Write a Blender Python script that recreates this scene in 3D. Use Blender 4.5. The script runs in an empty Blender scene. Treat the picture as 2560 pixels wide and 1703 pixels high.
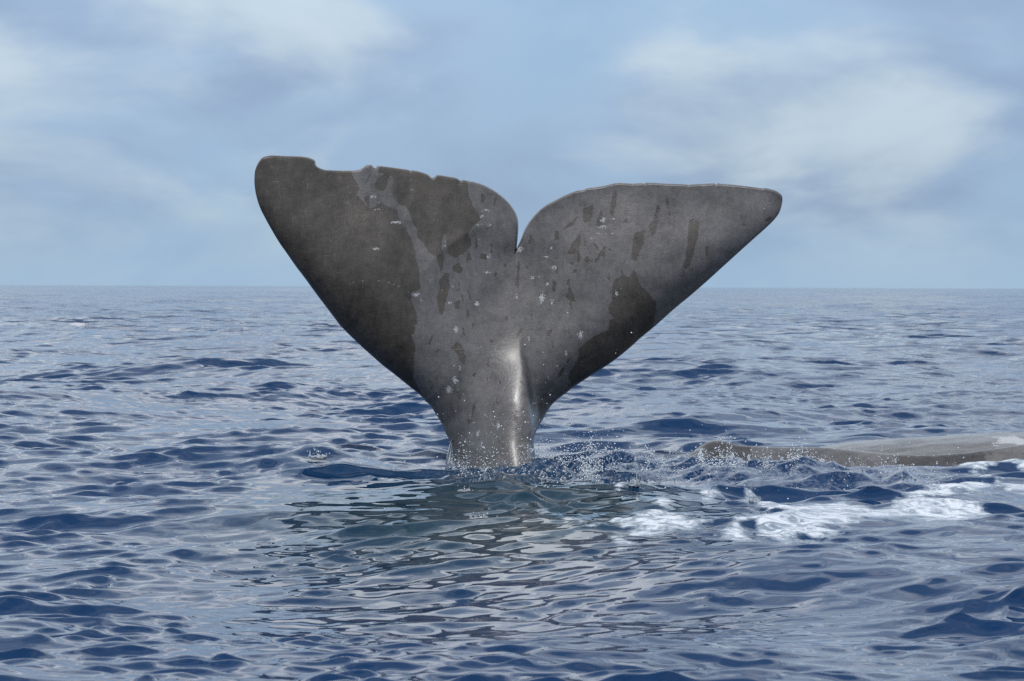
import bpy, math, random
import numpy as np
from mathutils import Vector
from mathutils.geometry import delaunay_2d_cdt

rng = np.random.default_rng(11)
random.seed(11)
SC = bpy.context.scene
COL = SC.collection
R = math.radians

# ------------------------------------------------------------------ camera
DIST, CAM_H, FRAME_W = 25.0, 1.42, 8.0           # metres: to the tail, above the sea, width of view at the tail
cam_d = bpy.data.cameras.new('camera')
cam = bpy.data.objects.new('camera', cam_d)
COL.objects.link(cam)
cam_d.sensor_width = 36.0
cam_d.lens = 36.0 * DIST / FRAME_W
cam_d.shift_y = -135.5 / 2560.0
cam_d.clip_start, cam_d.clip_end = 0.1, 20000.0
cam.location = (0, -DIST, CAM_H)
cam.rotation_euler = (R(90), R(-0.195), 0)
cam_d.dof.use_dof = True
cam_d.dof.focus_distance = DIST - 0.2
cam_d.dof.aperture_fstop = 10.0
SC.camera = cam

# ------------------------------------------------------------------ sun, sky, exposure
SUN_TO = Vector((-0.22, -0.42, 0.90)).normalized()   # towards the sun
SUN_EL = math.asin(SUN_TO.z)
SUN_AZ = math.atan2(SUN_TO.x, SUN_TO.y)
sun_d = bpy.data.lights.new('sun', 'SUN')
sun_d.energy = 2.0
sun_d.angle = R(0.6)
sun_d.color = (1.0, 0.965, 0.92)
sun = bpy.data.objects.new('sun', sun_d)
COL.objects.link(sun)
sun.rotation_euler = (-SUN_TO).to_track_quat('-Z', 'Y').to_euler()
sun.location = (-8, -10, 20)

W = bpy.data.worlds.new('World')
SC.world = W
W.use_nodes = True
nt = W.node_tree
nt.nodes.clear()


def nd(t, kind, **kw):
    n = t.nodes.new(kind)
    for k, v in kw.items():
        if k in n.inputs:
            n.inputs[k].default_value = v
        else:
            setattr(n, k, v)
    return n


def lk(t, a, b):
    t.links.new(a, b)


def mth(t, op, a, b=None, c=None, clamp=False):
    n = t.nodes.new('ShaderNodeMath')
    n.operation = op
    n.use_clamp = clamp
    for i, v in enumerate((a, b, c)):
        if v is None:
            continue
        if isinstance(v, (int, float)):
            n.inputs[i].default_value = v
        else:
            t.links.new(v, n.inputs[i])
    return n.outputs[0]


def mixc(t, fac, a, b, blend='MIX'):
    n = t.nodes.new('ShaderNodeMix')
    n.data_type = 'RGBA'
    n.blend_type = blend
    for i, v in ((0, fac), (6, a), (7, b)):
        if isinstance(v, (int, float)):
            n.inputs[i].default_value = v
        elif isinstance(v, tuple):
            n.inputs[i].default_value = (*v, 1) if len(v) == 3 else v
        else:
            t.links.new(v, n.inputs[i])
    return n.outputs[2]


def ramp(t, fac, lo, hi, smooth=True):
    n = t.nodes.new('ShaderNodeMapRange')
    n.interpolation_type = 'SMOOTHSTEP' if smooth else 'LINEAR'
    n.inputs[1].default_value = lo
    n.inputs[2].default_value = hi
    t.links.new(fac, n.inputs[0])
    return n.outputs[0]


out = nd(nt, 'ShaderNodeOutputWorld')
bg = nd(nt, 'ShaderNodeBackground')
bg.inputs['Strength'].default_value = 0.1
lk(nt, bg.outputs[0], out.inputs[0])
sky = nd(nt, 'ShaderNodeTexSky', sky_type='NISHITA')
sky.sun_disc = False
sky.sun_elevation = SUN_EL
sky.sun_rotation = SUN_AZ
sky.dust_density = 0.3
sky.ozone_density = 3.0
tc = nd(nt, 'ShaderNodeTexCoord')
sep = nd(nt, 'ShaderNodeSeparateXYZ')
lk(nt, tc.outputs['Generated'], sep.inputs[0])
zz = mth(nt, 'MAXIMUM', sep.outputs[2], 0.0)
den = mth(nt, 'ADD', zz, 0.42)
px = mth(nt, 'DIVIDE', sep.outputs[0], den)
py = mth(nt, 'DIVIDE', sep.outputs[1], den)
cmb = nd(nt, 'ShaderNodeCombineXYZ')
lk(nt, px, cmb.inputs[0]); lk(nt, py, cmb.inputs[1])
cmb.inputs[2].default_value = 4.3


def wnoise(scale, detail, rough, off, dist=0.0):
    mp = nd(nt, 'ShaderNodeMapping')
    mp.inputs['Location'].default_value = off
    lk(nt, cmb.outputs[0], mp.inputs[0])
    n = nd(nt, 'ShaderNodeTexNoise')
    n.inputs['Scale'].default_value = scale
    n.inputs['Detail'].default_value = detail
    n.inputs['Roughness'].default_value = rough
    n.inputs['Distortion'].default_value = dist
    lk(nt, mp.outputs[0], n.inputs['Vector'])
    return n.outputs[0]


n1 = wnoise(4.2, 6.0, 0.50, (-2.50, -6.01, -2.13), 0.3)
n2 = wnoise(5.0, 6.0, 0.50, (-7.83, -3.58, 0.62), 0.3)
# clear air between the clouds, kept blue down to the horizon
blue = mixc(nt, ramp(nt, sep.outputs[2], 0.5, 0.1), sky.outputs[0], (3.15, 4.95, 7.1))
blue = mixc(nt, 0.1, blue, sky.outputs[0])
horizon_clear = ramp(nt, sep.outputs[2], 0.030, 0.0)
cover = ramp(nt, n1, 0.26, 0.48)
cover = mth(nt, 'MULTIPLY', cover, mth(nt, 'SUBTRACT', 1.0, mth(nt, 'MULTIPLY', horizon_clear, 0.75)))
# far clouds overlap; overhead the gaps between them open to blue
cover = mth(nt, 'MULTIPLY', cover, mth(nt, 'SUBTRACT', 1.0, mth(nt, 'MULTIPLY', ramp(nt, sep.outputs[2], 0.30, 0.75), 0.75)))
bright = ramp(nt, n2, 0.43, 0.66)
cloud = mixc(nt, bright, mixc(nt, ramp(nt, n1, 0.42, 0.62), (3.2, 4.45, 6.1), (2.65, 3.65, 5.2)), (4.75, 5.8, 6.65))
# a clouded sky brightens and whitens towards the zenith
lift = nd(nt, 'ShaderNodeVectorMath', operation='SCALE')
lk(nt, mixc(nt, ramp(nt, sep.outputs[2], 0.085, 0.28), cloud, mixc(nt, bright, (3.4, 4.1, 5.0), (8.6, 8.9, 9.2))), lift.inputs[0])
lk(nt, mth(nt, 'ADD', 0.97, mth(nt, 'MULTIPLY', zz, 3.0)), lift.inputs['Scale'])
skycol = mixc(nt, cover, blue, lift.outputs[0])
lk(nt, skycol, bg.inputs[0])

SC.view_settings.view_transform = 'Standard'
SC.view_settings.look = 'None'
SC.view_settings.exposure = 0.0
SC.view_settings.gamma = 1.0
SC.cycles.use_denoising = False
SC.cycles.max_bounces = 8
SC.cycles.transmission_bounces = 6
SC.cycles.sample_clamp_indirect = 4.0
SC.cycles.sample_clamp_direct = 10.0
SC.cycles.caustics_reflective = False
SC.cycles.caustics_refractive = False

# ------------------------------------------------------------------ plan coordinates
# places noted on the photograph (2560 x 1703 grid) become metres in the place itself
HOR, SX = 716.0, 1280.0
MPP = FRAME_W / 2560.0


def at(px, py, y=0.0):
    """point of the upright plane y (metres beyond the tail)"""
    k = MPP * (DIST + y) / DIST
    py = py - (px - SX) * 0.0034
    return (px - SX) * k, CAM_H - (py - HOR) * k


def sea(px, py):
    """point of the calm sea surface"""
    py = py - (px - SX) * 0.0034
    d = CAM_H / ((py - HOR) * MPP / DIST)
    return (px - SX) * MPP * d / DIST, d - DIST


def crop(pts, ox, oy, s):
    return [(ox + x / s, oy + y / s) for x, y in pts]


def ss(a, b, x):
    t = np.clip((x - a) / (b - a), 0, 1)
    return t * t * (3 - 2 * t)


def seg_dist(P, poly, closed=False):
    A = np.asarray(poly, float)
    B = np.roll(A, -1, 0) if closed else A[1:]
    A = A if closed else A[:-1]
    best = np.full(len(P), 1e9)
    for a, b in zip(A, B):
        ab = b - a
        L = max(ab @ ab, 1e-12)
        t = np.clip(((P - a) @ ab) / L, 0, 1)
        q = P - a - t[:, None] * ab
        best = np.minimum(best, (q * q).sum(1))
    return np.sqrt(best)


def inside(P, poly):
    A = np.asarray(poly, float)
    B = np.roll(A, -1, 0)
    c = np.zeros(len(P), bool)
    for a, b in zip(A, B):
        m = (a[1] > P[:, 1]) != (b[1] > P[:, 1])
        if abs(b[1] - a[1]) < 1e-12:
            continue
        c ^= m & (P[:, 0] < (b[0] - a[0]) * (P[:, 1] - a[1]) / (b[1] - a[1]) + a[0])
    return c


def sdf(P, poly):
    d = seg_dist(P, poly, True)
    return np.where(inside(P, poly), d, -d)


def spline(pts, step):
    P = np.asarray(pts, float)
    res = []
    for i in range(len(P) - 1):
        p0, p1, p2, p3 = P[max(i - 1, 0)], P[i], P[i + 1], P[min(i + 2, len(P) - 1)]
        n = max(1, int(np.linalg.norm(p2 - p1) / step))
        for j in range(n):
            t = j / n
            res.append(0.5 * ((2 * p1) + (-p0 + p2) * t + (2 * p0 - 5 * p1 + 4 * p2 - p3) * t * t + (-p0 + 3 * p1 - 3 * p2 + p3) * t ** 3))
    res.append(P[-1])
    return np.array(res)


def vnoise(x, y, seed=0):
    """smooth value noise on arrays, about -1..1"""
    xi, yi = np.floor(x), np.floor(y)
    fx, fy = x - xi, y - yi
    fx, fy = fx * fx * (3 - 2 * fx), fy * fy * (3 - 2 * fy)

    def h(a, b):
        v = np.sin(a * 127.1 + b * 311.7 + seed * 74.7) * 43758.5453
        return (v - np.floor(v)) * 2 - 1
    return (h(xi, yi) * (1 - fx) + h(xi + 1, yi) * fx) * (1 - fy) + (h(xi, yi + 1) * (1 - fx) + h(xi + 1, yi + 1) * fx) * fy


def mesh_obj(name, V, F, mat, smooth=True):
    me = bpy.data.meshes.new(name)
    V = np.asarray(V, np.float32)
    F = np.asarray(F, np.int32)
    k = F.shape[1]
    me.vertices.add(len(V))
    me.vertices.foreach_set('co', V.ravel())
    me.loops.add(F.size)
    me.loops.foreach_set('vertex_index', F.ravel())
    me.polygons.add(len(F))
    me.polygons.foreach_set('loop_start', np.arange(0, F.size, k, dtype=np.int32))
    me.polygons.foreach_set('loop_total', np.full(len(F), k, np.int32))
    me.polygons.foreach_set('use_smooth', np.full(len(F), smooth, bool))
    me.update(calc_edges=True)
    me.validate()
    me.materials.append(mat)
    o = bpy.data.objects.new(name, me)
    COL.objects.link(o)
    return o


def attr(o, name, vals):
    a = o.data.attributes.new(name, 'FLOAT', 'POINT')
    a.data.foreach_set('value', np.asarray(vals, np.float32))


def tag(o, label=None, cat=None, group=None, kind=None):
    for k, v in (('label', label), ('category', cat), ('group', group), ('kind', kind)):
        if v:
            o[k] = v
    return o


# ------------------------------------------------------------------ materials
def new_mat(name):
    m = bpy.data.materials.new(name)
    m.use_nodes = True
    t = m.node_tree
    t.nodes.clear()
    o = nd(t, 'ShaderNodeOutputMaterial')
    p = nd(t, 'ShaderNodeBsdfPrincipled')
    lk(t, p.outputs[0], o.inputs[0])
    return m, t, p


def tnoise(t, vec, scale, detail=3.0, rough=0.5, dist=0.0):
    n = nd(t, 'ShaderNodeTexNoise')
    n.inputs['Scale'].default_value = scale
    n.inputs['Detail'].default_value = detail
    n.inputs['Roughness'].default_value = rough
    n.inputs['Distortion'].default_value = dist
    lk(t, vec, n.inputs['Vector'])
    return n.outputs[0]


def mapped(t, vec, scale, rot=(0, 0, 0)):
    m = nd(t, 'ShaderNodeMapping')
    m.inputs['Scale'].default_value = scale
    m.inputs['Rotation'].default_value = rot
    lk(t, vec, m.inputs[0])
    return m.outputs[0]


def attr_node(t, name):
    n = nd(t, 'ShaderNodeAttribute')
    n.attribute_name = name
    return n.outputs['Fac']


def sea_material():
    m, t, p = new_mat('sea_water')
    pos = nd(t, 'ShaderNodeNewGeometry').outputs['Position']
    foam_a, chop, green = attr_node(t, 'foam'), attr_node(t, 'chop'), attr_node(t, 'green')
    fine = attr_node(t, 'fine')
    f1 = tnoise(t, mapped(t, pos, (0.8, 1.2, 1.0)), 4.5, 6.0, 0.62, 0.6)
    f2 = tnoise(t, mapped(t, pos, (1.0, 0.6, 1.0)), 34.0, 3.0, 0.6)
    fv = mth(t, 'ADD', foam_a, mth(t, 'MULTIPLY', mth(t, 'SUBTRACT', f1, 0.5), 2.9))
    fv = mth(t, 'ADD', fv, mth(t, 'MULTIPLY', mth(t, 'SUBTRACT', f2, 0.5), 0.35))
    foam = ramp(t, fv, 0.26, 0.84)
    holes = ramp(t, tnoise(t, mapped(t, pos, (0.7, 1.3, 1.0)), 13.0, 5.0, 0.65, 0.9), 0.38, 0.58)
    foam = mth(t, 'MULTIPLY', foam, mth(t, 'ADD', 0.25, mth(t, 'MULTIPLY', holes, 0.75)))
    lace_n = tnoise(t, mapped(t, pos, (1.0, 0.5, 1.0)), 17.0, 4.0, 0.6, 0.8)
    ridge = mth(t, 'SUBTRACT', 1.0, mth(t, 'MULTIPLY', mth(t, 'ABSOLUTE', mth(t, 'SUBTRACT', lace_n, 0.5)), 9.0), clamp=True)
    lace = mth(t, 'MULTIPLY', mth(t, 'MULTIPLY', ridge, ramp(t, f2, 0.42, 0.62)), attr_node(t, 'lace'))
    foam = mth(t, 'MAXIMUM', foam, mth(t, 'MULTIPLY', lace, 0.8))
    deep = mixc(t, green, (0.0025, 0.026, 0.080), (0.008, 0.030, 0.040))
    veil = ramp(t, fv, 0.20, 0.75)
    deep = mixc(t, mth(t, 'MULTIPLY', veil, 0.35), deep, (0.16, 0.26, 0.32))
    col = mixc(t, foam, deep, (0.66, 0.68, 0.70))
    lk(t, col, p.inputs['Base Color'])
    p.inputs['IOR'].default_value = 1.333
    lk(t, mth(t, 'ADD', 0.025, mth(t, 'MULTIPLY', foam, 0.55)), p.inputs['Roughness'])
    # ripples finer than the mesh
    b1 = tnoise(t, mapped(t, pos, (0.8, 1.7, 1.0), (0, 0, 0.2)), 5.0, 1.5, 0.5, 0.3)
    b2 = tnoise(t, mapped(t, pos, (0.8, 1.5, 1.0), (0, 0, -0.2)), 0.9, 2.0, 0.5, 0.3)
    h = mth(t, 'MULTIPLY', mth(t, 'MULTIPLY', b1, fine), 0.005)
    h = mth(t, 'ADD', h, mth(t, 'MULTIPLY', mth(t, 'MULTIPLY', b2, chop), 0.34))
    h = mth(t, 'ADD', h, mth(t, 'MULTIPLY', mth(t, 'MULTIPLY', f2, foam), 0.004))
    bp = nd(t, 'ShaderNodeBump')
    bp.inputs['Strength'].default_value = 1.0
    bp.inputs['Distance'].default_value = 1.0
    lk(t, h, bp.inputs['Height'])
    lk(t, bp.outputs[0], p.inputs['Normal'])
    return m


def skin_material(name, base, brown_col, rough):
    m, t, p = new_mat(name)
    pos = nd(t, 'ShaderNodeTexCoord').outputs['Object']
    br, pale = attr_node(t, 'brown'), attr_node(t, 'pale')
    n_big = tnoise(t, pos, 3.0, 5.0, 0.6)
    n_mid = tnoise(t, pos, 16.0, 4.0, 0.6)
    n_fine = tnoise(t, pos, 90.0, 3.0, 0.6)
    n_edge = tnoise(t, pos, 26.0, 4.0, 0.65)
    streak = tnoise(t, mapped(t, pos, (1.0, 1.0, 0.22), (0, 0.25, 0)), 42.0, 3.0, 0.6)
    e = mth(t, 'ADD', br, mth(t, 'MULTIPLY', mth(t, 'SUBTRACT', n_edge, 0.5), 0.030))
    bmask = ramp(t, e, -0.003, 0.003)
    pe = mth(t, 'ADD', pale, mth(t, 'MULTIPLY', mth(t, 'SUBTRACT', n_fine, 0.56), 0.10))
    pmask = ramp(t, pe, -0.002, 0.012)
    v = mth(t, 'ADD', mth(t, 'MULTIPLY', n_big, 0.55), mth(t, 'MULTIPLY', n_mid, 0.30))
    v = mth(t, 'ADD', v, mth(t, 'MULTIPLY', n_fine, 0.25))
    v = mth(t, 'ADD', v, mth(t, 'MULTIPLY', streak, 0.22))
    vv = ramp(t, v, 0.52, 0.82, False)
    g = mixc(t, vv, tuple(c * 0.55 for c in base), tuple(c * 1.45 for c in base))
    b = mixc(t, vv, tuple(c * 0.45 for c in brown_col), tuple(c * 1.55 for c in brown_col))
    c = mixc(t, bmask, g, b)
    pits = ramp(t, tnoise(t, mapped(t, pos, (1.0, 1.0, 0.5)), 55.0, 2.0, 0.5), 0.70, 0.76)
    c = mixc(t, mth(t, 'MULTIPLY', pits, 0.5), c, (0.018, 0.016, 0.014))
    c = mixc(t, mth(t, 'MULTIPLY', pmask, 0.85), c, (0.42, 0.41, 0.40))
    scr = 0.0
    for sc, rot in (((70, 70, 3.0), (0, 0.5, 0)), ((60, 60, 2.4), (0, -0.8, 0)), ((5, 60, 80), (0, 0.3, 0))):
        n = tnoise(t, mapped(t, pos, sc, rot), 1.0, 2.0, 0.5)
        k = mth(t, 'MULTIPLY', ramp(t, n, 0.69, 0.75), ramp(t, n_big, 0.45, 0.6))
        scr = k if isinstance(scr, float) else mth(t, 'MAXIMUM', scr, k)
    c = mixc(t, mth(t, 'MULTIPLY', scr, 0.5), c, (0.24, 0.23, 0.22))
    lk(t, c, p.inputs['Base Color'])
    p.inputs['IOR'].default_value = 1.38
    sepz = nd(t, 'ShaderNodeSeparateXYZ')
    lk(t, pos, sepz.inputs[0])
    wet = mth(t, 'MULTIPLY', ramp(t, sepz.outputs[2], 0.2, 1.6), 0.12)   # the skin dries towards the tips
    lk(t, mth(t, 'ADD', mth(t, 'ADD', wet, rough), mth(t, 'MULTIPLY', mth(t, 'SUBTRACT', n_mid, 0.5), 0.25)), p.inputs['Roughness'])
    p.inputs['Coat Weight'].default_value = 0.42
    p.inputs['Coat Roughness'].default_value = 0.27
    p.inputs['Coat IOR'].default_value = 1.33
    hh = mth(t, 'ADD', mth(t, 'MULTIPLY', n_mid, 0.004), mth(t, 'MULTIPLY', n_fine, 0.0022))
    hh = mth(t, 'ADD', hh, mth(t, 'MULTIPLY', streak, 0.0015))
    hh = mth(t, 'SUBTRACT', hh, mth(t, 'MULTIPLY', bmask, 0.0015))
    bp = nd(t, 'ShaderNodeBump')
    bp.inputs['Strength'].default_value = 0.8
    bp.inputs['Distance'].default_value = 1.0
    lk(t, hh, bp.inputs['Height'])
    lk(t, bp.outputs[0], p.inputs['Normal'])
    return m


def drop_material(name='white_glint_drops', clear=0.22):
    m, t, p = new_mat(name)
    p.inputs['Base Color'].default_value = (0.92, 0.95, 0.97, 1)
    p.inputs['Transmission Weight'].default_value = clear
    p.inputs['IOR'].default_value = 1.333
    p.inputs['Roughness'].default_value = 0.08
    return m


def froth_material():
    m, t, p = new_mat('froth')
    pos = nd(t, 'ShaderNodeTexCoord').outputs['Object']
    n = tnoise(t, pos, 45.0, 4.0, 0.6)
    lk(t, mixc(t, ramp(t, n, 0.35, 0.65), (0.45, 0.52, 0.58), (0.80, 0.82, 0.84)), p.inputs['Base Color'])
    p.inputs['Transmission Weight'].default_value = 0.45
    p.inputs['IOR'].default_value = 1.333
    p.inputs['Roughness'].default_value = 0.16
    bp = nd(t, 'ShaderNodeBump')
    bp.inputs['Strength'].default_value = 0.6
    bp.inputs['Distance'].default_value = 0.02
    lk(t, n, bp.inputs['Height'])
    lk(t, bp.outputs[0], p.inputs['Normal'])
    return m


M_SEA = sea_material()
M_SKIN = skin_material('diving_whale_skin', (0.106, 0.096, 0.091), (0.058, 0.047, 0.036), 0.31)
M_SKIN2 = skin_material('resting_whale_skin', (0.104, 0.094, 0.087), (0.050, 0.041, 0.033), 0.28)
M_DROP = drop_material()  # mostly opaque white: the sun's sparkle is put into the drop colour
M_FROTH = froth_material()
M_CLEAR = drop_material('clear_water', 0.68)

# ------------------------------------------------------------------ the sea
C4 = (700, 1060, 3.367)
C5 = (1300, 1040, 3.571)
C6 = (1900, 1040, 3.571)
FOAM = [(C6, p) for p in (
    [(0, 960), (200, 915), (420, 930), (700, 895), (1000, 865), (1300, 795), (1700, 765), (1900, 785), (2110, 870), (2000, 915), (1600, 945), (1200, 940), (900, 965), (500, 1015), (200, 1025), (0, 1015)],
    [(0, 800), (100, 788), (300, 830), (500, 818), (760, 782), (900, 805), (980, 850), (700, 888), (450, 872), (150, 862)],
    [(1250, 765), (1400, 708), (1700, 665), (2000, 620), (2070, 640), (1900, 705), (1600, 745), (1400, 785)],
    [(1800, 500), (1850, 468), (1950, 452), (2050, 490), (2080, 530), (2000, 560), (2100, 600), (2250, 640), (2700, 690), (2700, 740), (2200, 680), (2050, 605), (1900, 545), (1810, 520)],
    [(2050, 465), (2150, 470), (2500, 520), (2800, 560), (2800, 590), (2400, 550), (2200, 515)],
    [(2150, 905), (2300, 900), (2220, 920)],
)] + [(C5, p) for p in (
    [(950, 850), (1150, 825), (1300, 850), (1450, 870), (1250, 915), (1300, 935), (1550, 960), (1720, 985), (1500, 1005), (1250, 1015), (1000, 1005), (700, 930), (900, 925), (1050, 900)],
    [(1150, 785), (1280, 780), (1440, 830), (1300, 825), (1180, 815)],
    [(400, 905), (520, 915), (640, 945), (760, 978), (600, 978), (500, 945)],
    [(750, 1010), (900, 1012), (1010, 1052), (850, 1060)],
    [(1790, 1035), (1850, 998), (1960, 975), (2030, 1008), (2070, 1040), (1900, 1052)],
    [(2060, 805), (2200, 818), (2380, 800), (2380, 862), (2250, 852)],
    [(10, 780), (200, 805), (390, 840), (250, 840), (100, 812)],
    [(1850, 990), (2100, 950), (2400, 915), (2400, 960), (2100, 990)],
    [(1330, 900), (1500, 880), (1600, 900), (1500, 935), (1350, 930)],
    [(820, 705), (960, 700), (950, 735), (850, 735)],
    [(2030, 690), (2130, 700), (2140, 770), (2020, 800)],
    [(1600, 745), (1800, 695), (1830, 715), (1650, 780)],
)]


def sea_poly(c, pts):
    return [sea(px, py) for px, py in crop(pts, *c)]


def sea_blob(X, Y, px, py, wx, wy):
    cx, cy = sea(px, py)
    return np.exp(-((X - cx) / wx) ** 2 - ((Y - cy) / wy) ** 2)


def make_waves():
    L = []
    groups = ((26.0, 60.0, 8, 0.020, 0.4), (9.0, 26.0, 12, 0.030, 0.5), (2.6, 9.0, 26, 0.052, 0.6), (0.9, 2.6, 48, 0.070, 0.55), (0.36, 0.9, 70, 0.128, 0.48), (0.12, 0.36, 80, 0.165, 0.50))
    for l0, l1, n, rms, spread in groups:
        for i in range(n):
            lam = math.exp(rng.uniform(math.log(l0), math.log(l1)))
            th = -math.pi / 2 + 0.20 + rng.normal(0, spread)
            k = 2 * math.pi / lam
            a = rms * math.sqrt(2.0 / n) / k
            L.append((lam, k * math.cos(th), k * math.sin(th), a, rng.uniform(0, 2 * math.pi), math.cos(th), math.sin(th)))
    return L


WAVES = make_waves()


def calm_mask(X, Y):
    c = sea_blob(X, Y, 1010, 1300, 1.25, 2.6) + 0.8 * sea_blob(X, Y, 1350, 1370, 0.9, 1.6)
    return np.clip(c, 0, 1)


def turb_mask(X, Y):
    """broken water round the tail and along the resting whale"""
    t = 0
    for px, py, wx, wy in ((1230, 1202, 0.40, 0.6), (1400, 1195, 0.5, 0.9), (1560, 1190, 0.6, 0.9), (1780, 1195, 0.7, 0.9), (2000, 1200, 0.6, 0.9), (2200, 1205, 0.5, 0.8)):
        t = np.maximum(t, sea_blob(X, Y, px, py, wx, wy))
    return t


def local_swell(X, Y):
    z = 0.0
    # mounds thrown up round the tail: place, half width, half depth, height
    for px, py, wx, wy, h in (
            (1085, 1163, 0.22, 0.28, 0.070), (1010, 1172, 0.32, 0.35, 0.03), (1230, 1196, 0.40, 0.35, -0.015),
            (785, 1178, 0.42, 0.55, 0.085),
            (1400, 1180, 0.30, 0.38, 0.060), (1500, 1180, 0.30, 0.38, 0.060), (1620, 1178, 0.34, 0.36, 0.025), (1760, 1176, 0.36, 0.36, -0.01),
            (1880, 1176, 0.34, 0.36, -0.005), (2010, 1178, 0.34, 0.36, 0.012), (2150, 1182, 0.24, 0.34, 0.015), (2260, 1192, 0.22, 0.34, 0.03),
            (1630, 1250, 0.35, 0.8, 0.045), (2420, 1235, 0.5, 0.7, 0.02), (1960, 1310, 0.5, 0.7, 0.03)):
        z = z + h * sea_blob(X, Y, px, py, wx, wy)
    return z


def surface(X, Y, dy, dx):
    """displaced sea: X, Y calm positions, dy, dx mesh spacing per vertex"""
    DX = np.zeros(X.shape, np.float32); DY = np.zeros(X.shape, np.float32); Z = np.zeros(X.shape, np.float32)
    calm, turb = calm_mask(X, Y), turb_mask(X, Y)
    # short waves come in bunches with smoother water between
    bunch = []
    for i, L in enumerate((1.3, 0.5, 0.22)):
        n = 0.7 * vnoise(X / (1.5 * L), Y / (2.4 * L), 40 + i) + 0.5 * vnoise(X / (5 * L) + 3, Y / (9 * L), 50 + i)
        bunch.append(0.50 + 1.2 * ss(-0.2, 0.7, n))
    tame = np.clip(sea_blob(X, Y, 1950, 1185, 2.6, 4.0) + sea_blob(X, Y, 2000, 1300, 2.2, 3.0) + sea_blob(X, Y, 1250, 1180, 1.2, 3.0), 0, 1)
    churn = np.clip(sum(sea_blob(X, Y, px, py, 0.6, 1.3) for px, py in ((1300, 1225), (1480, 1235), (1660, 1235), (1840, 1230), (2020, 1230), (2200, 1235), (2350, 1240))), 0, 1)
    X = X.astype(np.float32); Y = Y.astype(np.float32)
    for lam, kx, ky, a, ph, cx, cy in WAVES:
        att = np.clip((lam / np.maximum(dy, dx * 0.8) - 2.0) / 1.6, 0, 1)
        if att.max() <= 0:
            continue
        if lam < 2.6:
            att = att * bunch[0 if lam > 0.9 else 1 if lam > 0.36 else 2]
            att = att * (1 + (0.9 if lam > 0.3 else 0.4) * churn) * (1 - calm * (0.15 if lam < 0.9 else 0.1))
        else:
            att = att * (1 - 0.93 * tame)
        p = np.float32(kx) * X + np.float32(ky) * Y + np.float32(ph)
        s, c = np.sin(p), np.cos(p)
        A = a * att
        Z += A * c
        q = 1.0 * A
        DX -= q * cx * s
        DY -= q * cy * s
    Z += local_swell(X, Y)
    # the sea is pressed aside where the resting whale lies in it
    Z -= 0.22 * ss(1.75, 2.05, X) * ss(0.16, 0.34, Y) * ss(1.5, 1.15, Y)
    res = np.maximum(dy, dx) < 0.12
    for i, (f, h) in enumerate(((2.6, 0.030), (6.0, 0.020))):
        n = vnoise(X * f, Y * f * 0.75, 20 + i)
        Z += np.where(res, turb * h * (1 - 2.2 * np.abs(n) + 0.3), 0) * 1.25
    return X + DX, Y + DY, Z


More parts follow.
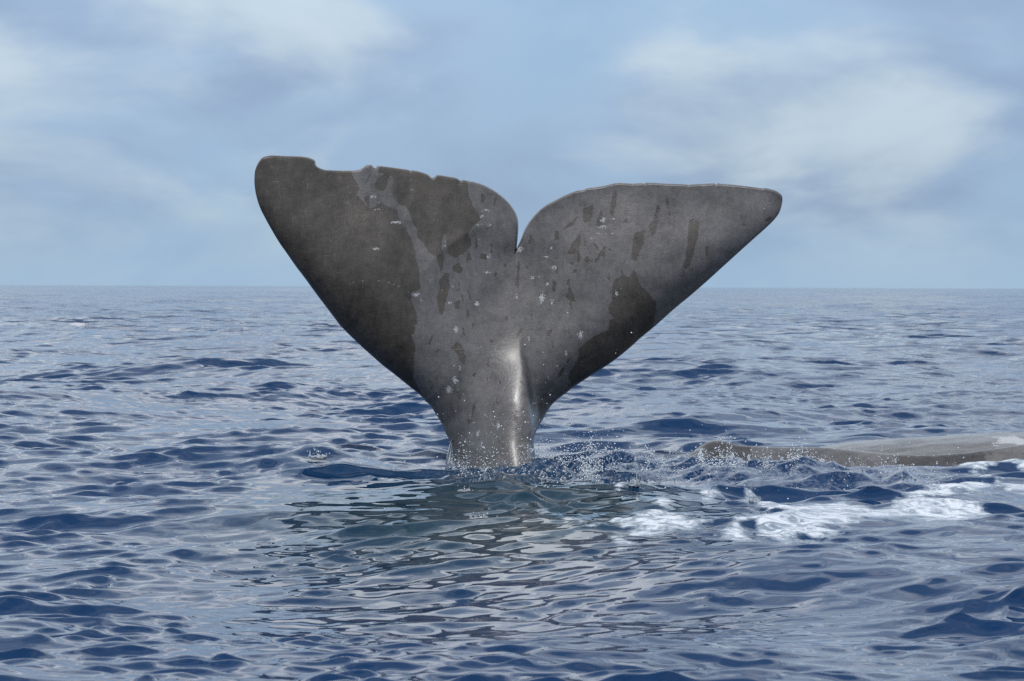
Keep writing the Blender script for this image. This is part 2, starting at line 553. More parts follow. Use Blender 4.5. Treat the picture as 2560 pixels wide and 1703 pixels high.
def build_sea():
    ys = [2.5]
    while ys[-1] < 9000:
        d = ys[-1]
        step = min(max((0.42 - 0.29 * min(max((d - 22) / 18, 0), 1)) * d * d / 4544, 0.014), (0.012 if d < 1500 else 0.05) * d)
        if d < 9:
            step = 0.06
        ys.append(d + step)
    ys = np.array(ys)
    dys = np.gradient(ys)
    half = 0.16 * 1.40                       # spread of the finely meshed fan, wider than the view
    u = np.linspace(-half, half, 580)
    w = half * np.array([1.1, 1.25, 1.5, 2.0, 3.0, 5.0, 9.0])
    u = np.concatenate([-w[::-1], u, w])
    nr, nc = len(ys), len(u)
    X = (ys[:, None] + 13.0) * u[None, :]
    Y = np.repeat((ys - DIST)[:, None], nc, 1)
    dxu = np.gradient(u)
    V = np.zeros((nr, nc, 3), np.float32)
    DXS = np.maximum((ys[:, None] + 13.0) * dxu[None, :], 0.004)
    for r0 in range(0, nr, 64):
        r1 = min(nr, r0 + 64)
        x, y, z = surface(X[r0:r1], Y[r0:r1], np.repeat(dys[r0:r1, None], nc, 1), DXS[r0:r1])
        V[r0:r1, :, 0], V[r0:r1, :, 1], V[r0:r1, :, 2] = x, y, z
    # foam, greenish shallows over the whale, ripple weights
    foam = np.full((nr, nc), -0.7)
    rows = np.where((ys > 15) & (ys < 29))[0]
    r0, r1 = rows[0], rows[-1] + 1
    P = np.stack([X[r0:r1].ravel(), Y[r0:r1].ravel()], 1)
    # distances measured with depth squeezed, since foam lies in bands across the view
    sq = np.array([1.0, 0.28])
    best = np.full(len(P), -0.7)
    for c, pts in FOAM:
        poly = np.array(sea_poly(c, pts))
        lo, hi = poly.min(0) - (0.5, 1.5), poly.max(0) + (0.5, 1.5)
        m = ((P > lo) & (P < hi)).all(1)
        if m.any():
            s = sdf(P[m] * sq, poly * sq)
            best[m] = np.maximum(best[m], np.clip(0.36 + (0.2 if c is C6 else 0) + s * 9, -0.7, 1.0))
    turb = turb_mask(X[r0:r1], Y[r0:r1])
    f = best.reshape(r1 - r0, nc)
    lace = np.zeros((nr, nc))
    lace[r0:r1] = np.clip(turb * 0.3, 0, 1)
    foam[r0:r1] = f
    V[r0:r1, :, 2] += 0.018 * np.clip(f - 0.3, 0, 0.8)
    green = np.clip(sea_blob(X, Y, 1050, 1270, 1.2, 3.0) + sea_blob(X, Y, 1380, 1260, 0.7, 2.2), 0, 1) * 0.85
    chop = ss(38, 110, ys)[:, None] * np.ones((1, nc))
    fine = (1 - 0.35 * calm_mask(X, Y)) * (1.0 + 0.9 * ss(18, 45, ys)[:, None])
    idx = np.arange(nr * nc).reshape(nr, nc)
    F = np.stack([idx[:-1, :-1], idx[:-1, 1:], idx[1:, 1:], idx[1:, :-1]], -1).reshape(-1, 4)
    o = mesh_obj('sea_water', V.reshape(-1, 3), F, M_SEA)
    attr(o, 'lace', lace.ravel()); attr(o, 'foam', foam.ravel()); attr(o, 'green', green.ravel()); attr(o, 'chop', chop.ravel()); attr(o, 'fine', fine.ravel())
    o['kind'] = 'structure'
    return V


SEA_V = build_sea()


def sea_z(x, y):
    """height of the built surface at a spot"""
    X = np.atleast_1d(np.asarray(x, float)); Y = np.atleast_1d(np.asarray(y, float))
    d = np.full_like(X, 0.035)
    return surface(X, Y, d, d)[2]


# ------------------------------------------------------------------ the diving whale
C1 = (600, 360, 3.267)
C2 = (1240, 400, 3.1365)
C3 = (900, 760, 3.367)
TRAIL_L = crop([(2258, 858), (2268, 760), (2272, 660), (2262, 590), (2235, 530), (2190, 470), (2130, 415), (2060, 365), (1980, 325), (1900, 300), (1850, 292), (1814, 285), (1800, 293), (1785, 285), (1760, 270), (1700, 258), (1640, 248), (1600, 245), (1582, 262), (1560, 270), (1545, 258), (1520, 238), (1450, 215), (1390, 206), (1380, 212), (1368, 203), (1300, 192), (1200, 178), (1112, 170), (1102, 184), (1082, 184), (1066, 165), (1040, 160), (1010, 170), (975, 195), (920, 208), (830, 210), (740, 207), (680, 203), (640, 190), (612, 172), (603, 155), (598, 130), (570, 112), (520, 98), (440, 92), (340, 90), (260, 87), (210, 92), (165, 110), (135, 150)], *C1)
LEAD_L = crop([(112, 210), (106, 280), (110, 350), (125, 430), (155, 520), (200, 610), (250, 700), (310, 800), (380, 900), (450, 1000), (530, 1105), (610, 1215), (690, 1320), (770, 1425), (830, 1500)], *C1) + \
    crop([(0, 350), (90, 430), (180, 510), (270, 580), (340, 635), (420, 700), (490, 755), (535, 798), (552, 822), (590, 855), (640, 930), (690, 1010), (720, 1080), (755, 1150), (775, 1210), (790, 1270), (800, 1320)], *C3) + \
    [(1140, 1180), (1138, 1230), (1132, 1320), (1122, 1420)]
LEAD_R = [(1362, 1420), (1350, 1320), (1343, 1230)] + \
    crop([(1480, 1300), (1475, 1240), (1468, 1190), (1466, 1150), (1478, 1100), (1500, 1050), (1540, 980), (1580, 910), (1620, 850), (1680, 795), (1740, 750), (1810, 695), (1900, 635), (2000, 570), (2100, 505), (2200, 430), (2300, 345)], *C3) + \
    crop([(1130, 1400), (1250, 1300), (1400, 1165), (1520, 1065), (1640, 960), (1760, 850), (1880, 740), (2000, 630), (2100, 540), (2170, 470), (2210, 410), (2230, 340)], *C2)
TRAIL_R = crop([(2230, 290), (2210, 265), (2180, 245), (2140, 232), (2095, 222), (2085, 226), (1980, 210), (1860, 195), (1750, 185), (1738, 180), (1722, 192), (1705, 182), (1620, 186), (1524, 190), (1516, 194), (1465, 187), (1390, 185), (1310, 180), (1180, 174), (1166, 186), (1150, 178), (1060, 180), (970, 175), (930, 178), (860, 195), (780, 208), (720, 215), (690, 228), (640, 235), (605, 245), (540, 272), (470, 308), (400, 345), (350, 380), (300, 430), (260, 480), (230, 530), (205, 590), (185, 640), (162, 688)], *C2)
RIDGE = crop([(165, 700), (172, 900), (165, 1050), (160, 1170)], *C2) + crop([(1328, 200), (1340, 300), (1355, 420), (1370, 520), (1385, 640), (1400, 760), (1414, 850), (1430, 980), (1442, 1130), (1447, 1260)], *C3) + [(1332, 1230), (1337, 1320), (1342, 1420)]

BROWN = [(C1, p) for p in (
    [(910, 120), (905, 240), (970, 355), (945, 425), (1000, 470), (1060, 528), (1160, 495), (1270, 540), (1290, 610), (1340, 680), (1410, 800), (1440, 900), (1460, 1050), (1477, 1190), (1400, 1220), (1405, 1290), (1442, 1380), (1452, 1470), (1380, 1500), (1400, 1570), (1440, 1640), (1425, 1780), (1420, 1900), (1470, 2000), (1500, 2080), (1400, 2200), (-100, 2200), (-100, 50)],
    [(1250, 290), (1240, 400), (1280, 490), (1350, 510), (1380, 580), (1440, 690), (1450, 770), (1500, 820), (1540, 890), (1600, 930), (1640, 1060), (1665, 950), (1645, 850), (1665, 745), (1690, 760), (1690, 900), (1760, 930), (1850, 870), (1895, 830), (1862, 740), (1880, 690), (1960, 620), (1920, 540), (1870, 410), (1860, 320), (1870, 100), (1200, 60), (1110, 230), (1215, 240)],
    [(1085, 350), (1110, 280), (1180, 230), (1215, 250), (1200, 330), (1175, 388), (1120, 378)],
    [(1000, 420), (1050, 430), (1064, 528), (1030, 490)],
    [(1052, 235), (1040, 300), (1012, 318)],
    [(1100, 485), (1165, 487), (1170, 505)],
    [(1620, 1120), (1680, 1060), (1715, 1060), (1720, 1180), (1690, 1280), (1665, 1400), (1640, 1420), (1620, 1330), (1605, 1250), (1640, 1180)],
    [(1740, 990), (1785, 975), (1825, 1040), (1790, 1065), (1740, 1045)],
    [(1930, 760), (1942, 850), (1915, 870)], [(2090, 410), (2100, 430), (2075, 560), (2060, 540)], [(1965, 400), (2005, 445), (1960, 520)],
    [(1860, 870), (1890, 950), (1840, 960)], [(1960, 905), (2010, 900), (2010, 950), (1950, 945)], [(2060, 780), (2058, 840), (2045, 835)],
    [(2265, 950), (2285, 960), (2280, 1180), (2260, 1160)], [(2085, 1045), (2100, 1085), (2070, 1085)], [(1855, 1160), (1875, 1230), (1850, 1200)],
    [(1760, 1290), (1810, 1275), (1800, 1350), (1765, 1345)], [(1735, 1060), (1745, 1070), (1740, 1110), (1728, 1095)], [(1795, 1100), (1800, 1195), (1786, 1150)],
)] + [(C2, p) for p in (
    [(680, 390), (755, 350), (745, 480), (710, 500), (680, 490)], [(820, 375), (832, 430), (830, 545), (788, 525), (800, 450)],
    [(910, 275), (955, 235), (935, 350), (915, 445), (895, 450), (900, 340)], [(650, 585), (660, 650), (640, 720), (600, 750), (550, 745), (600, 650)],
    [(1090, 580), (1165, 550), (1160, 660), (1110, 740), (1095, 790), (1075, 800), (1055, 780), (1065, 670)],
    [(1260, 360), (1282, 370), (1265, 460), (1255, 560), (1225, 610), (1215, 560), (1190, 530), (1230, 490)],
    [(1325, 265), (1352, 340), (1350, 362), (1325, 350)], [(1338, 370), (1366, 460), (1348, 440)],
    [(1545, 460), (1580, 485), (1590, 520), (1570, 610), (1530, 740), (1510, 840), (1480, 860), (1462, 845), (1475, 740), (1500, 640), (1510, 490)],
    [(865, 660), (840, 720), (800, 790), (778, 797), (800, 740)], [(652, 428), (610, 510), (505, 562), (570, 500)], [(640, 770), (672, 740), (660, 800), (630, 818)],
    [(1635, 670), (1660, 690), (1640, 782), (1625, 690)], [(1912, 430), (1938, 530), (1922, 542)], [(1335, 540), (1350, 530), (1352, 550)], [(1380, 510), (1392, 505), (1385, 550)],
    [(1075, 860), (1100, 930), (1130, 1000), (1190, 1040), (1215, 1100), (1245, 1110), (1252, 1180), (1240, 1260), (1215, 1330), (1300, 1500), (1000, 1800), (600, 1800), (560, 1700), (640, 1568), (650, 1480), (700, 1430), (800, 1370), (880, 1330), (890, 1260), (940, 1245), (880, 1210), (870, 1150), (905, 1110), (900, 1000), (930, 930), (1010, 905), (1040, 922)],
    [(590, 1020), (622, 1118), (560, 1112), (540, 1070)], [(580, 930), (570, 975), (550, 992), (556, 950)], [(470, 850), (492, 856), (482, 902), (453, 908)],
    [(440, 935), (472, 958), (460, 1042), (438, 1030)], [(588, 908), (642, 815), (622, 890)], [(722, 750), (727, 822), (688, 797)], [(740, 728), (745, 745), (725, 745)],
    [(465, 560), (495, 550), (490, 630), (460, 640)], [(520, 620), (535, 625), (515, 665)], [(265, 600), (292, 590), (270, 665), (255, 660)], [(165, 790), (190, 800), (182, 1010), (160, 990)],
    [(1015, 460), (1035, 492), (990, 495)], [(400, 1340), (440, 1330), (415, 1390), (395, 1380)], [(435, 1430), (445, 1440), (440, 1520)], [(2100, 470), (2150, 440), (2140, 480), (2095, 510)],
)] + [(C3, p) for p in (
    [(400, 200), (470, 180), (470, 250), (380, 260)], [(760, 380), (810, 320), (850, 390), (905, 440), (890, 510), (850, 480), (830, 420)], [(960, 840), (985, 840), (960, 930), (935, 1030), (950, 920)],
    [(970, 570), (990, 575), (960, 620), (935, 640)], [(860, 195), (885, 200), (880, 290), (865, 260)], [(610, 260), (625, 265), (600, 345), (585, 340)], [(640, 390), (700, 380), (680, 405), (640, 420)],
    [(1100, 300), (1125, 300), (1120, 330), (1095, 325)], [(1720, 510), (1735, 520), (1680, 610), (1665, 600)], [(1490, 735), (1500, 740), (1492, 800), (1485, 790)], [(1600, 210), (1612, 215), (1580, 280), (1568, 270)],
    [(1745, 465), (1770, 460), (1750, 495), (1735, 495)],
)]
PALE = [(C2, q) for q in ((430, 690, 18, 14), (395, 760, 26, 10), (455, 845, 32, 20), (285, 922, 20, 18), (340, 918, 12, 10), (405, 970, 20, 14), (358, 1080, 28, 46), (440, 1110, 14, 26), (835, 470, 26, 22), (835, 525, 50, 14), (915, 462, 26, 8), (908, 512, 14, 8), (660, 1370, 24, 42), (545, 1510, 12, 28), (940, 1050, 16, 30), (800, 572, 46, 6), (190, 700, 26, 30), (30, 832, 10, 6))] + \
       [(C1, q) for q in ((1082, 430, 32, 18), (1270, 640, 60, 20), (1110, 855, 34, 16), (1440, 1230, 40, 24), (1482, 1275, 22, 12), (2020, 1050, 36, 12), (1935, 1300, 22, 24), (2010, 540, 50, 14), (2035, 662, 26, 14), (1945, 660, 30, 12), (1975, 590, 20, 14), (2030, 920, 24, 22), (1650, 1190, 22, 8), (1740, 1165, 12, 14), (1110, 530, 34, 10), (1765, 1510, 26, 30), (1920, 1060, 18, 8), (1715, 1300, 26, 14), (2270, 860, 16, 30), (2262, 1240, 10, 34))] + \
       [(C3, q) for q in ((812, 212, 20, 40), (1852, 255, 26, 38), (1735, 410, 12, 26), (805, 635, 28, 44), (752, 715, 34, 46), (1172, 1000, 18, 38), (1315, 775, 20, 60), (1000, 1075, 18, 34), (985, 8, 24, 10), (1585, 612, 10, 26), (845, 530, 12, 26), (795, 515, 8, 16), (1420, 285, 12, 26), (1660, 515, 8, 20))]
# thin scratches
SCRATCH = [(C1, [(850, 1165), (960, 1125), (1100, 1115), (1220, 1135), (1330, 1180), (1400, 1225)]), (C1, [(1060, 460), (1130, 475), (1200, 500)]),
           (C2, [(2060, 380), (2130, 345), (2200, 330)]), (C2, [(2050, 400), (2110, 375), (2180, 360)]), (C2, [(1190, 560), (1300, 545), (1390, 560)]), (C2, [(700, 640), (860, 575), (980, 590)])]


def up(pts):
    return np.array([at(x, y) for x, y in pts])


def build_tail():
    lead_l, lead_r = up(LEAD_L), up(LEAD_R)
    trail_l, trail_r = up(TRAIL_L), up(TRAIL_R)
    A = spline(np.vstack([trail_l, lead_l]), 0.007)
    B = spline(np.vstack([lead_r, trail_r]), 0.007)
    bottom = np.linspace(A[-1], B[0], 24)[1:-1]
    outline = np.vstack([A, bottom, B])
    if np.linalg.norm(outline[0] - outline[-1]) < 0.004:
        outline = outline[:-1]
    # tiny nicks along the trailing edges
    n = len(outline)
    lo, hi = outline.min(0), outline.max(0)

    def grid(step, jit):
        gx, gy = np.meshgrid(np.arange(lo[0], hi[0], step), np.arange(lo[1], hi[1], step))
        gx = gx + (np.arange(gx.shape[0]) % 2)[:, None] * step * 0.5
        G = np.stack([gx.ravel(), gy.ravel()], 1)
        return G + rng.uniform(-jit, jit, G.shape) * step
    pts = []
    G = grid(0.014, 0.06)
    G = G[inside(G, outline[::3])]
    pts.append(G[seg_dist(G, outline[::3], True) > 0.060])
    tan = np.roll(outline, -1, 0) - np.roll(outline, 1, 0)
    nrm = np.stack([-tan[:, 1], tan[:, 0]], 1) / np.maximum(np.linalg.norm(tan, axis=1), 1e-9)[:, None]
    for d in (0.0035, 0.008, 0.014, 0.021, 0.030, 0.041, 0.054):
        k = 1 if d < 0.025 else 2
        C = (outline + nrm * d)[::k]
        C = C[inside(C, outline)]
        C = C[seg_dist(C, outline, True) > d * 0.86]
        pts.append(C)
    P = np.vstack([outline] + pts)
    res = delaunay_2d_cdt([Vector(p) for p in P], [(i, (i + 1) % n) for i in range(n)], [], 1, 1e-6)
    P2 = np.array([(v.x, v.y) for v in res[0]])
    T = np.array([f for f in res[2] if len(f) == 3])
    a, b, c = P2[T[:, 0]], P2[T[:, 1]], P2[T[:, 2]]
    area = (b[:, 0] - a[:, 0]) * (c[:, 1] - a[:, 1]) - (b[:, 1] - a[:, 1]) * (c[:, 0] - a[:, 0])
    T[area < 0] = T[area < 0][:, ::-1]
    edge = seg_dist(P2, outline, True) < 1e-5
    x, z = P2[:, 0], P2[:, 1]
    dl = np.minimum(seg_dist(P2, lead_l), seg_dist(P2, lead_r))
    dt = np.minimum(seg_dist(P2, trail_l), seg_dist(P2, trail_r))
    de = seg_dist(P2, outline, True)
    stock = ss(1.35, 0.05, z)

    def rnd(d, w):
        return np.sqrt(np.clip(1 - (1 - np.clip(d / w, 0, 1)) ** 2, 0, 1))
    th = (0.24 + 0.05 * stock) * ((1 - (1 - np.clip(dl / 0.42, 0, 1)) ** 2) * 0.65 + rnd(dl, 0.22) * 0.35) * np.clip(0.13 + 0.87 * ss(-0.15, 0.95, dt) * 1.0, 0, 1)
    th = th * rnd(dt, 0.014) * rnd(de, 0.016)
    rp = up(RIDGE)
    o = np.argsort(rp[:, 1])
    xr = np.interp(z, rp[o, 1], rp[o, 0])
    # the keel stands out further and further down the stock
    zq = np.linspace(-0.9, 1.4, 400)
    rise = 0.70 * ss(1.2, 0.62, zq) * (1 - 0.25 * ss(0.28, 0.05, zq)) * ss(-0.9, -0.3, zq)
    K = np.interp(z, zq, np.cumsum(rise[::-1])[::-1] * (zq[1] - zq[0]))
    uu = x - xr
    wl = 0.30 + 0.40 * stock
    left = 0.9 * np.cos(np.clip(-uu / wl, 0, 1) * math.pi / 2) ** 2 + 0.1 / (1 + (np.minimum(uu, 0) / 0.12) ** 2)
    right = np.exp(-(np.maximum(uu, 0) / (0.036 + 0.012 * stock)) ** 2) * 0.92 + 0.08 * np.exp(-(np.maximum(uu, 0) / 0.3) ** 2)
    rid = K * np.where(uu < 0, left, right) * rnd(de, 0.06)
    und = 0.010 * vnoise(x * 2.2, z * 2.2, 2) + 0.005 * vnoise(x * 5.5, z * 5.5, 4)
    # a soft fold running down from the notch
    fold = 0.010 * np.exp(-((x - xr) / 0.05) ** 2) * ss(1.0, 1.7, z)
    yc = 0.09 * z - 0.05 * x * x - 0.05 * x
    yf = yc - th - rid - (und + fold) * rnd(de, 0.05)
    yb = yc + th * 0.35 + 0.35 * K * left * rnd(de, 0.12)
    nv = len(P2)
    remap = np.arange(nv) + nv
    remap[edge] = np.where(edge)[0]
    keep = ~edge
    newid = np.full(2 * nv, -1)
    newid[:nv] = np.arange(nv)
    newid[nv:][keep] = nv + np.arange(keep.sum())
    V = np.vstack([np.stack([x, yf, z], 1), np.stack([x, yb, z], 1)[keep]])
    Fb = newid[remap[T]][:, ::-1]
    F = np.vstack([T, Fb])
    tail = mesh_obj('diving_whale', V, F, M_SKIN)
    Q = np.vstack([P2, P2[keep]])
    warp = np.stack([vnoise(Q[:, 0] * 9, Q[:, 1] * 9, 6), vnoise(Q[:, 0] * 9, Q[:, 1] * 9, 7)], 1) * 0.010
    br = np.full(len(Q), -0.1)
    for cc, pts in BROWN:
        poly = up(crop(pts, *cc))
        m = ((Q > poly.min(0) - 0.12) & (Q < poly.max(0) + 0.12)).all(1)
        if m.any():
            br[m] = np.maximum(br[m], sdf(Q[m] + warp[m] * 0.7, poly))
    # scattered slivers where the skin has peeled
    for i in range(70):
        px, py = rng.uniform(1010, 1560), rng.uniform(560, 1060)
        L, w, aa = rng.uniform(4, 16), rng.uniform(1.5, 4), rng.normal(1.75, 0.35)
        cx, cy = at(px, py)
        dxy = np.array([math.cos(aa), math.sin(aa)])
        nn = np.array([-dxy[1], dxy[0]])
        q = Q - (cx, cy)
        e = (1 - np.sqrt((q @ dxy / (L * MPP)) ** 2 + (q @ nn / (w * MPP)) ** 2)) * w * MPP
        br = np.maximum(br, np.clip(e, -0.1, 1) - 0.001)
    pale = np.full(len(Q), -0.2)
    for cc, (ex, ey, rx, ry) in PALE:
        c0 = np.array(at(*crop([(ex, ey)], *cc)[0]))
        r = np.array([rx, ry]) / cc[2] * MPP
        q = (Q - c0) / r
        pale = np.maximum(pale, (1 - np.sqrt((q * q).sum(1))) * 0.030 - 0.002)
    for cc, pts in SCRATCH:
        d = seg_dist(Q, spline(up(crop(pts, *cc)), 0.03))
        pale = np.maximum(pale, 0.014 - d * 4.5)
    attr(tail, 'brown', np.clip(br, -0.1, 0.1))
    attr(tail, 'pale', pale)
    tag(tail, 'grey sperm whale diving straight down, its broad notched tail fluke raised above the sea', 'whale')
    return tail


TAIL = build_tail()


# ------------------------------------------------------------------ the resting whale
def build_back():
    front = crop([(1440, 470), (1500, 405), (1560, 355), (1610, 315), (1660, 280), (1720, 261), (1790, 258), (1860, 272), (1930, 298), (2000, 308), (2100, 309)], *C5) + \
        crop([(0, 312), (300, 318), (600, 328), (850, 350), (1000, 365), (1200, 385), (1400, 390), (1600, 382), (1900, 365), (2100, 335), (2357, 295), (2900, 260), (3600, 270), (4600, 360), (5200, 520)], *C6)
    rear = crop([(-200, 470), (200, 380), (560, 318), (800, 277), (1000, 260), (1300, 237), (1700, 212), (2000, 197), (2357, 187), (3000, 178), (3800, 200), (4600, 300), (5200, 500)], *C6)
    YF, YR = 0.10, 1.05
    fp = np.array([at(x, y, YF) for x, y in front])
    rp = np.array([at(x, y, YR) for x, y in rear])
    xs = np.concatenate([np.linspace(fp[0, 0] - 0.05, 4.6, 420), np.linspace(4.65, rp[-1, 0], 60)])
    zf = np.interp(xs, fp[:, 0], fp[:, 1], left=-0.35)
    zr = np.interp(xs, rp[:, 0], rp[:, 1], left=-0.7)
    k = np.hanning(9); k /= k.sum()
    zf = np.convolve(np.pad(zf, 4, 'edge'), k, 'valid')
    zr = np.convolve(np.pad(zr, 4, 'edge'), k, 'valid')
    ys = np.linspace(-0.75, 2.3, 110)
    X, Y = np.meshgrid(xs, ys, indexing='ij')
    fy = np.maximum(YF - Y, 0)
    front_fall = np.where(Y < YF, 0.62 * fy ** 1.12 + 0.5 * np.maximum(fy - 0.3, 0) ** 2, 0.9 * (Y - YF) ** 2)
    behind = ss(YR + 0.1, YR + 0.9, Y)
    front_fall = np.where(Y > YF, np.minimum(front_fall, 0.075 + 0.02 * (Y - YF)) + behind * 0.6, front_fall)
    a = zf[:, None] - front_fall
    b = zr[:, None] - np.where(Y < YR, 0.34, 0.45) * (Y - YR) ** 2
    # the rear shoulder stays lower than the front fold where they meet
    kk = 0.022
    mx = np.maximum(a, b)
    Z = mx + kk * np.log(np.exp((a - mx) / kk) + np.exp((b - mx) / kk)) - 0.010
    # fine wrinkles along the flank
    Z = Z + 0.004 * vnoise(X * 3.0, Y * 9.0, 8) + 0.003 * vnoise(X * 2.0 + Y * 6, Y * 16.0 - X * 3, 18) + 0.0015 * vnoise(X * 14, Y * 22, 9)
    Z = np.maximum(Z, -0.62 + 0.0 * Z)
    end = np.minimum(ss(xs[0] - 0.2, xs[0] + 0.35, xs), ss(xs[-1], xs[-1] - 0.8, xs))[:, None]
    Zb = -0.62 - 0.75 * end * np.sqrt(np.clip(1 - ((Y - 0.78) / 1.54) ** 2, 0, 1)) - 0.002
    nx, ny = X.shape
    idx = np.arange(nx * ny).reshape(nx, ny)
    top = np.stack([idx[:-1, :-1], idx[1:, :-1], idx[1:, 1:], idx[:-1, 1:]], -1).reshape(-1, 4)
    off = nx * ny
    bot = top[:, ::-1] + off
    ring = np.concatenate([idx[:, 0], idx[-1, 1:], idx[-2::-1, -1], idx[0, -2:0:-1]])
    nxt = np.roll(ring, -1)
    side = np.stack([ring + off, nxt + off, nxt, ring], -1)
    V = np.vstack([np.stack([X, Y, Z], -1).reshape(-1, 3), np.stack([X, Y, Zb], -1).reshape(-1, 3)])
    o = mesh_obj('resting_whale', V, np.vstack([top, bot, side]), M_SKIN2)
    x, y, z = V[:, 0], V[:, 1], V[:, 2]
    # peeled pale patch high on the flank, darker skin low down
    px, pz = at(2515, 1115, 0.9)
    n = vnoise(x * 6, z * 40, 12) * 0.5 + vnoise(x * 15, z * 90, 13) * 0.4
    pale = 0.05 * (1 - np.sqrt(((x - px) / 0.26) ** 2 + ((z - pz) / 0.05) ** 2)) + 0.045 * n - 0.016
    pale[(y < 0.3)] = -0.2
    attr(o, 'pale', pale)
    attr(o, 'brown', np.where(x < at(1880, 1100)[0], 0.03, -0.02) + 0.03 * vnoise(x * 2.5, y * 4, 14))
    o.location.z = 0.045
    tag(o, 'low grey-brown back and small hump of a sperm whale lying at the surface behind spray', 'whale')
    return o


build_back()


# ------------------------------------------------------------------ spray, drops and splashes
def ico():
    t = (1 + 5 ** 0.5) / 2
    v = np.array([(-1, t, 0), (1, t, 0), (-1, -t, 0), (1, -t, 0), (0, -1, t), (0, 1, t), (0, -1, -t), (0, 1, -t), (t, 0, -1), (t, 0, 1), (-t, 0, -1), (-t, 0, 1)], float)
    v /= np.linalg.norm(v[0])
    f = np.array([(0, 11, 5), (0, 5, 1), (0, 1, 7), (0, 7, 10), (0, 10, 11), (1, 5, 9), (5, 11, 4), (11, 10, 2), (10, 7, 6), (7, 1, 8), (3, 9, 4), (3, 4, 2), (3, 2, 6), (3, 6, 8), (3, 8, 9), (4, 9, 5), (2, 4, 11), (6, 2, 10), (8, 6, 7), (9, 8, 1)])
    return v, f


def subdivide(v, f):
    v = list(map(tuple, v)); cache = {}; nf = []

    def mid(a, b):
        k = (min(a, b), max(a, b))
        if k not in cache:
            m = (np.array(v[a]) + np.array(v[b])) / 2
            v.append(tuple(m / np.linalg.norm(m)))
            cache[k] = len(v) - 1
        return cache[k]
    for a, b, c in f:
        ab, bc, ca = mid(a, b), mid(b, c), mid(c, a)
        nf += [(a, ab, ca), (b, bc, ab), (c, ca, bc), (ab, bc, ca)]
    return np.array(v), np.array(nf)


ICO1 = ico()
ICO2 = subdivide(*ICO1)
ICO3 = subdivide(*ICO2)


def drops_mesh(name, C, S, base, mat, wob=0.0):
    """C centres n x 3, S sizes n x 3 -> one mesh of many small drops"""
    v, f = base
    n = len(C)
    V = v[None] * S[:, None, :]
    if wob:
        V = V * (1 + wob * rng.uniform(-1, 1, (n, len(v), 1)))
    ang = rng.normal(0, 0.5, n)
    ca, sa = np.cos(ang)[:, None], np.sin(ang)[:, None]
    Vx = V[..., 0] * ca - V[..., 2] * sa
    Vz = V[..., 0] * sa + V[..., 2] * ca
    V = np.stack([Vx, V[..., 1], Vz], -1) + C[:, None, :]
    F = f[None] + (np.arange(n) * len(v))[:, None, None]
    return mesh_obj(name, V.reshape(-1, 3), F.reshape(-1, 3), mat)


def cloud(n, px0, px1, py_sea, spread_y, hscale, power=1.0):
    """drops above the sea: picked along a stretch of water, fewer with height"""
    # spray flies in bursts: most drops belong to a clump, the rest are loose
    k = max(3, int((px1 - px0) / 16))
    cx, cw, ch, cy = rng.uniform(px0, px1, k), rng.uniform(3, 15, k), rng.uniform(0.25, 1.7, k), rng.normal(0, spread_y, k)
    w = rng.uniform(0.1, 1, k) ** 2
    j = rng.choice(k, n, p=w / w.sum())
    loose = rng.random(n) < 0.3
    px = np.where(loose, rng.uniform(px0, px1, n), cx[j] + rng.normal(0, 1, n) * cw[j])
    dy = np.where(loose, rng.normal(0, spread_y, n), cy[j] + rng.normal(0, 2.5, n))
    C = np.zeros((n, 3))
    for i in range(n):
        C[i, :2] = sea(px[i], py_sea + dy[i])
    h = np.where(loose, hscale, hscale * ch[j])
    C[:, 2] = sea_z(C[:, 0], C[:, 1]) + np.minimum(rng.exponential(1, n), 3.2) * h
    return C


def build_spray():
    parts = []
    # round the foot of the tail, along the broken water, and the fine mist beyond
    parts += [cloud(1700, 1140, 1360, 1196, 9, 0.085), cloud(500, 1120, 1370, 1190, 8, 0.20)]
    parts += [cloud(1700, 1340, 1560, 1188, 9, 0.055), cloud(350, 1340, 1500, 1184, 8, 0.16)]
    parts += [cloud(800, 1560, 1760, 1190, 9, 0.035), cloud(1900, 1730, 2060, 1192, 8, 0.050), cloud(420, 2060, 2400, 1202, 9, 0.035)]
    parts += [cloud(200, 1080, 1700, 1180, 9, 0.40), cloud(150, 1700, 2350, 1185, 9, 0.14), cloud(70, 760, 1120, 1178, 9, 0.10), cloud(420, 1325, 1440, 1184, 5, 0.06)]
    parts += [cloud(200, 1330, 2200, 1235, 14, 0.014)]
    C = np.vstack(parts)
    s = np.exp(rng.normal(math.log(0.0021), 0.75, len(C)))
    s[:len(parts[0]) + len(parts[1])] *= 0.62
    s = np.clip(s, 0.0009, 0.0058)
    S = np.stack([s, s, s * rng.uniform(0.8, 1.5, len(C))], 1)
    o = drops_mesh('spray_drops', C, S, ICO1, M_DROP)
    tag(o, 'fine water drops, coloured white for sparkle, flying up round the tail and along the surfaced back', 'spray', kind='stuff')
    # larger torn lumps of water in the same broken band
    Cs = np.vstack([cloud(70, 1180, 1360, 1200, 6, 0.022), cloud(120, 1345, 1570, 1194, 9, 0.030), cloud(50, 1570, 1760, 1192, 8, 0.02), cloud(130, 1740, 2080, 1192, 7, 0.028), cloud(40, 2080, 2330, 1204, 8, 0.02)])
    s = np.exp(rng.normal(math.log(0.0048), 0.45, len(Cs)))
    S = np.stack([s * rng.uniform(0.6, 1.5, len(Cs)), s, s * rng.uniform(0.7, 2.2, len(Cs))], 1)
    o = drops_mesh('torn_water', Cs, S, ICO2, M_CLEAR, 0.28)
    tag(o, 'torn lumps of clear water tumbling along the broken wave', 'spray', kind='stuff')


build_spray()


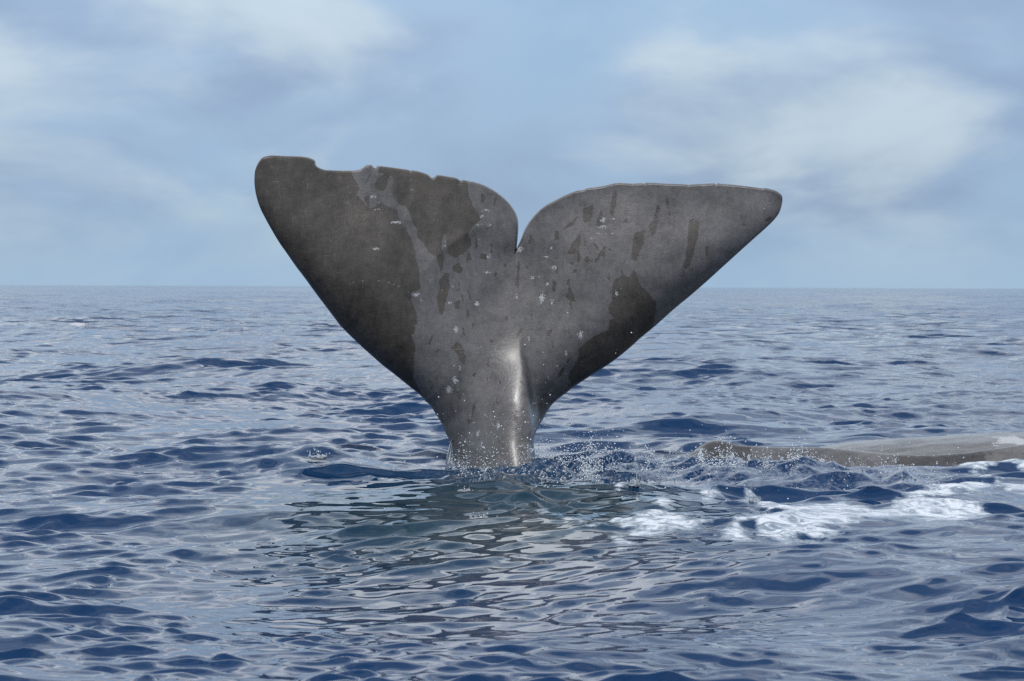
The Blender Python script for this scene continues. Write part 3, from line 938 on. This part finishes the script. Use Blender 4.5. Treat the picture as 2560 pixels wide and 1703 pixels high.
def splash(name, label, px, py, width, height, spikes, group, mat=None, drops=26):
    """a low crown of water: a lumpy ring with leaning spikes and loose drops"""
    x0, y0 = sea(px, py)
    z0 = float(sea_z(x0, y0)[0])
    v, f = ICO3
    VV, FF, base = [], [], 0

    def add(c, s, lean=(0, 0), wob=0.16, seed=0):
        nonlocal base
        w = v * (1 + wob * vnoise(v[:, 0] * 2.3 + seed, v[:, 1] * 2.3 + v[:, 2] * 1.7 + seed, 31))[:, None] * np.array(s)
        w = w.copy()
        w[:, 0] += lean[0] * (w[:, 2] + s[2]); w[:, 1] += lean[1] * (w[:, 2] + s[2])
        # spikes draw to a point
        t = np.clip((w[:, 2] / s[2] + 1) / 2, 0, 1)[:, None]
        if s[2] > 1.6 * s[0]:
            w[:, :2] *= (1.25 - 0.95 * t)
        VV.append(w + np.array(c)); FF.append(f + base); base += len(v)
    add((0, 0, 0), (width * 0.46, width * 0.36, height * 0.10), wob=0.4, seed=5.5)
    for i in range(9):
        a = 2 * math.pi * i / 9 + rng.uniform(-.2, .2)
        add((width * 0.36 * math.cos(a), width * 0.30 * math.sin(a), height * 0.10), (width * rng.uniform(.10, .20), width * .12, height * rng.uniform(.10, .34)), wob=0.5, seed=i * 3.1)
    for i in range(spikes):
        a = rng.uniform(0, 2 * math.pi)
        h = height * rng.uniform(0.15, 0.7)
        add((width * 0.36 * math.cos(a), width * 0.28 * math.sin(a), h * 0.7), (width * rng.uniform(.03, .07), width * .04, h), (rng.uniform(0.3, 1.3) * math.cos(a) + rng.normal(0, .2), 0.5 * math.sin(a)), wob=0.35, seed=i * 1.7)
    o = mesh_obj(name, np.vstack(VV), np.vstack(FF), mat or M_CLEAR)
    o.location = (x0, y0, z0 - height * 0.06)
    C = []
    for i in range(drops):
        a, rr = rng.uniform(0, 6.28), width * abs(rng.normal(0.2, 0.35))
        C.append((rr * math.cos(a), rr * 0.7 * math.sin(a), height * rng.uniform(0.2, 1.5)))
    d = drops_mesh('loose_drops', np.array(C), np.exp(rng.normal(math.log(0.0028), 0.35, (drops, 1))) * np.array([[1, 1, 1.3]]), ICO1, M_DROP)
    d['kind'] = 'stuff'
    d.parent = o
    tag(o, label, 'splash', group)
    return o


G = 'small splashes round the tail'
splash('water_splash', 'crown-shaped splash alone on the smooth mound away from the tail', 796, 1182, 0.15, 0.060, 6, G, M_FROTH, 34)
splash('water_splash', 'low clear splash between the lone crown splash and the tail', 985, 1190, 0.11, 0.06, 5, G, drops=14)
splash('water_splash', 'upright jet of water rising beside white foam in front of the broken wave', 1588, 1240, 0.07, 0.11, 6, G, M_FROTH, 10)
splash('water_splash', 'rounded white lump of froth next to the upright jet', 1622, 1234, 0.12, 0.05, 2, G, M_FROTH, 4)
splash('water_splash', 'thumb-shaped froth knob poking from foam in front of the surfaced back', 1888, 1262, 0.08, 0.075, 3, G, M_FROTH, 6)
splash('water_splash', 'fan of white spray against the foot of the surfaced back', 2148, 1186, 0.13, 0.075, 8, G, M_FROTH, 16)
splash('water_splash', 'clear bubbling splash on dark water just in front of the tail', 1205, 1278, 0.15, 0.035, 4, G, None, 8)
splash('water_splash', 'tiny clear splash on the dark water close under the tail', 1163, 1232, 0.09, 0.03, 3, G, None, 6)


def runoff():
    """thin sheet of water falling from the edge of the tail stock"""
    n, m = 24, 9
    V = []
    for i in range(n):
        t = i / (n - 1)
        px = 1131 - 16 * t ** 0.7
        w = 1.5 + 17 * t
        for j in range(m):
            u = j / (m - 1)
            x, z = at(px + w * u, 1098 + 62 * t, -0.05)
            V.append((x, -0.06 - 0.05 * t + 0.012 * math.sin(u * 11 + i * .25), z))
    V = np.array(V)
    V2 = V + np.array((0, 0.006, 0))
    idx = np.arange(n * m).reshape(n, m)
    q = np.stack([idx[:-1, :-1], idx[1:, :-1], idx[1:, 1:], idx[:-1, 1:]], -1).reshape(-1, 4)
    ring = np.concatenate([idx[:, 0], idx[-1, 1:], idx[-2::-1, -1], idx[0, -2:0:-1]])
    nx = np.roll(ring, -1)
    k = n * m
    side = np.stack([ring, ring + k, nx + k, nx], -1)
    o = mesh_obj('water_runoff', np.vstack([V, V2]), np.vstack([q, q[:, ::-1] + k, side]), M_FROTH)
    tag(o, 'thin glassy sheet of water running off the edge of the raised tail', 'runoff')


runoff()
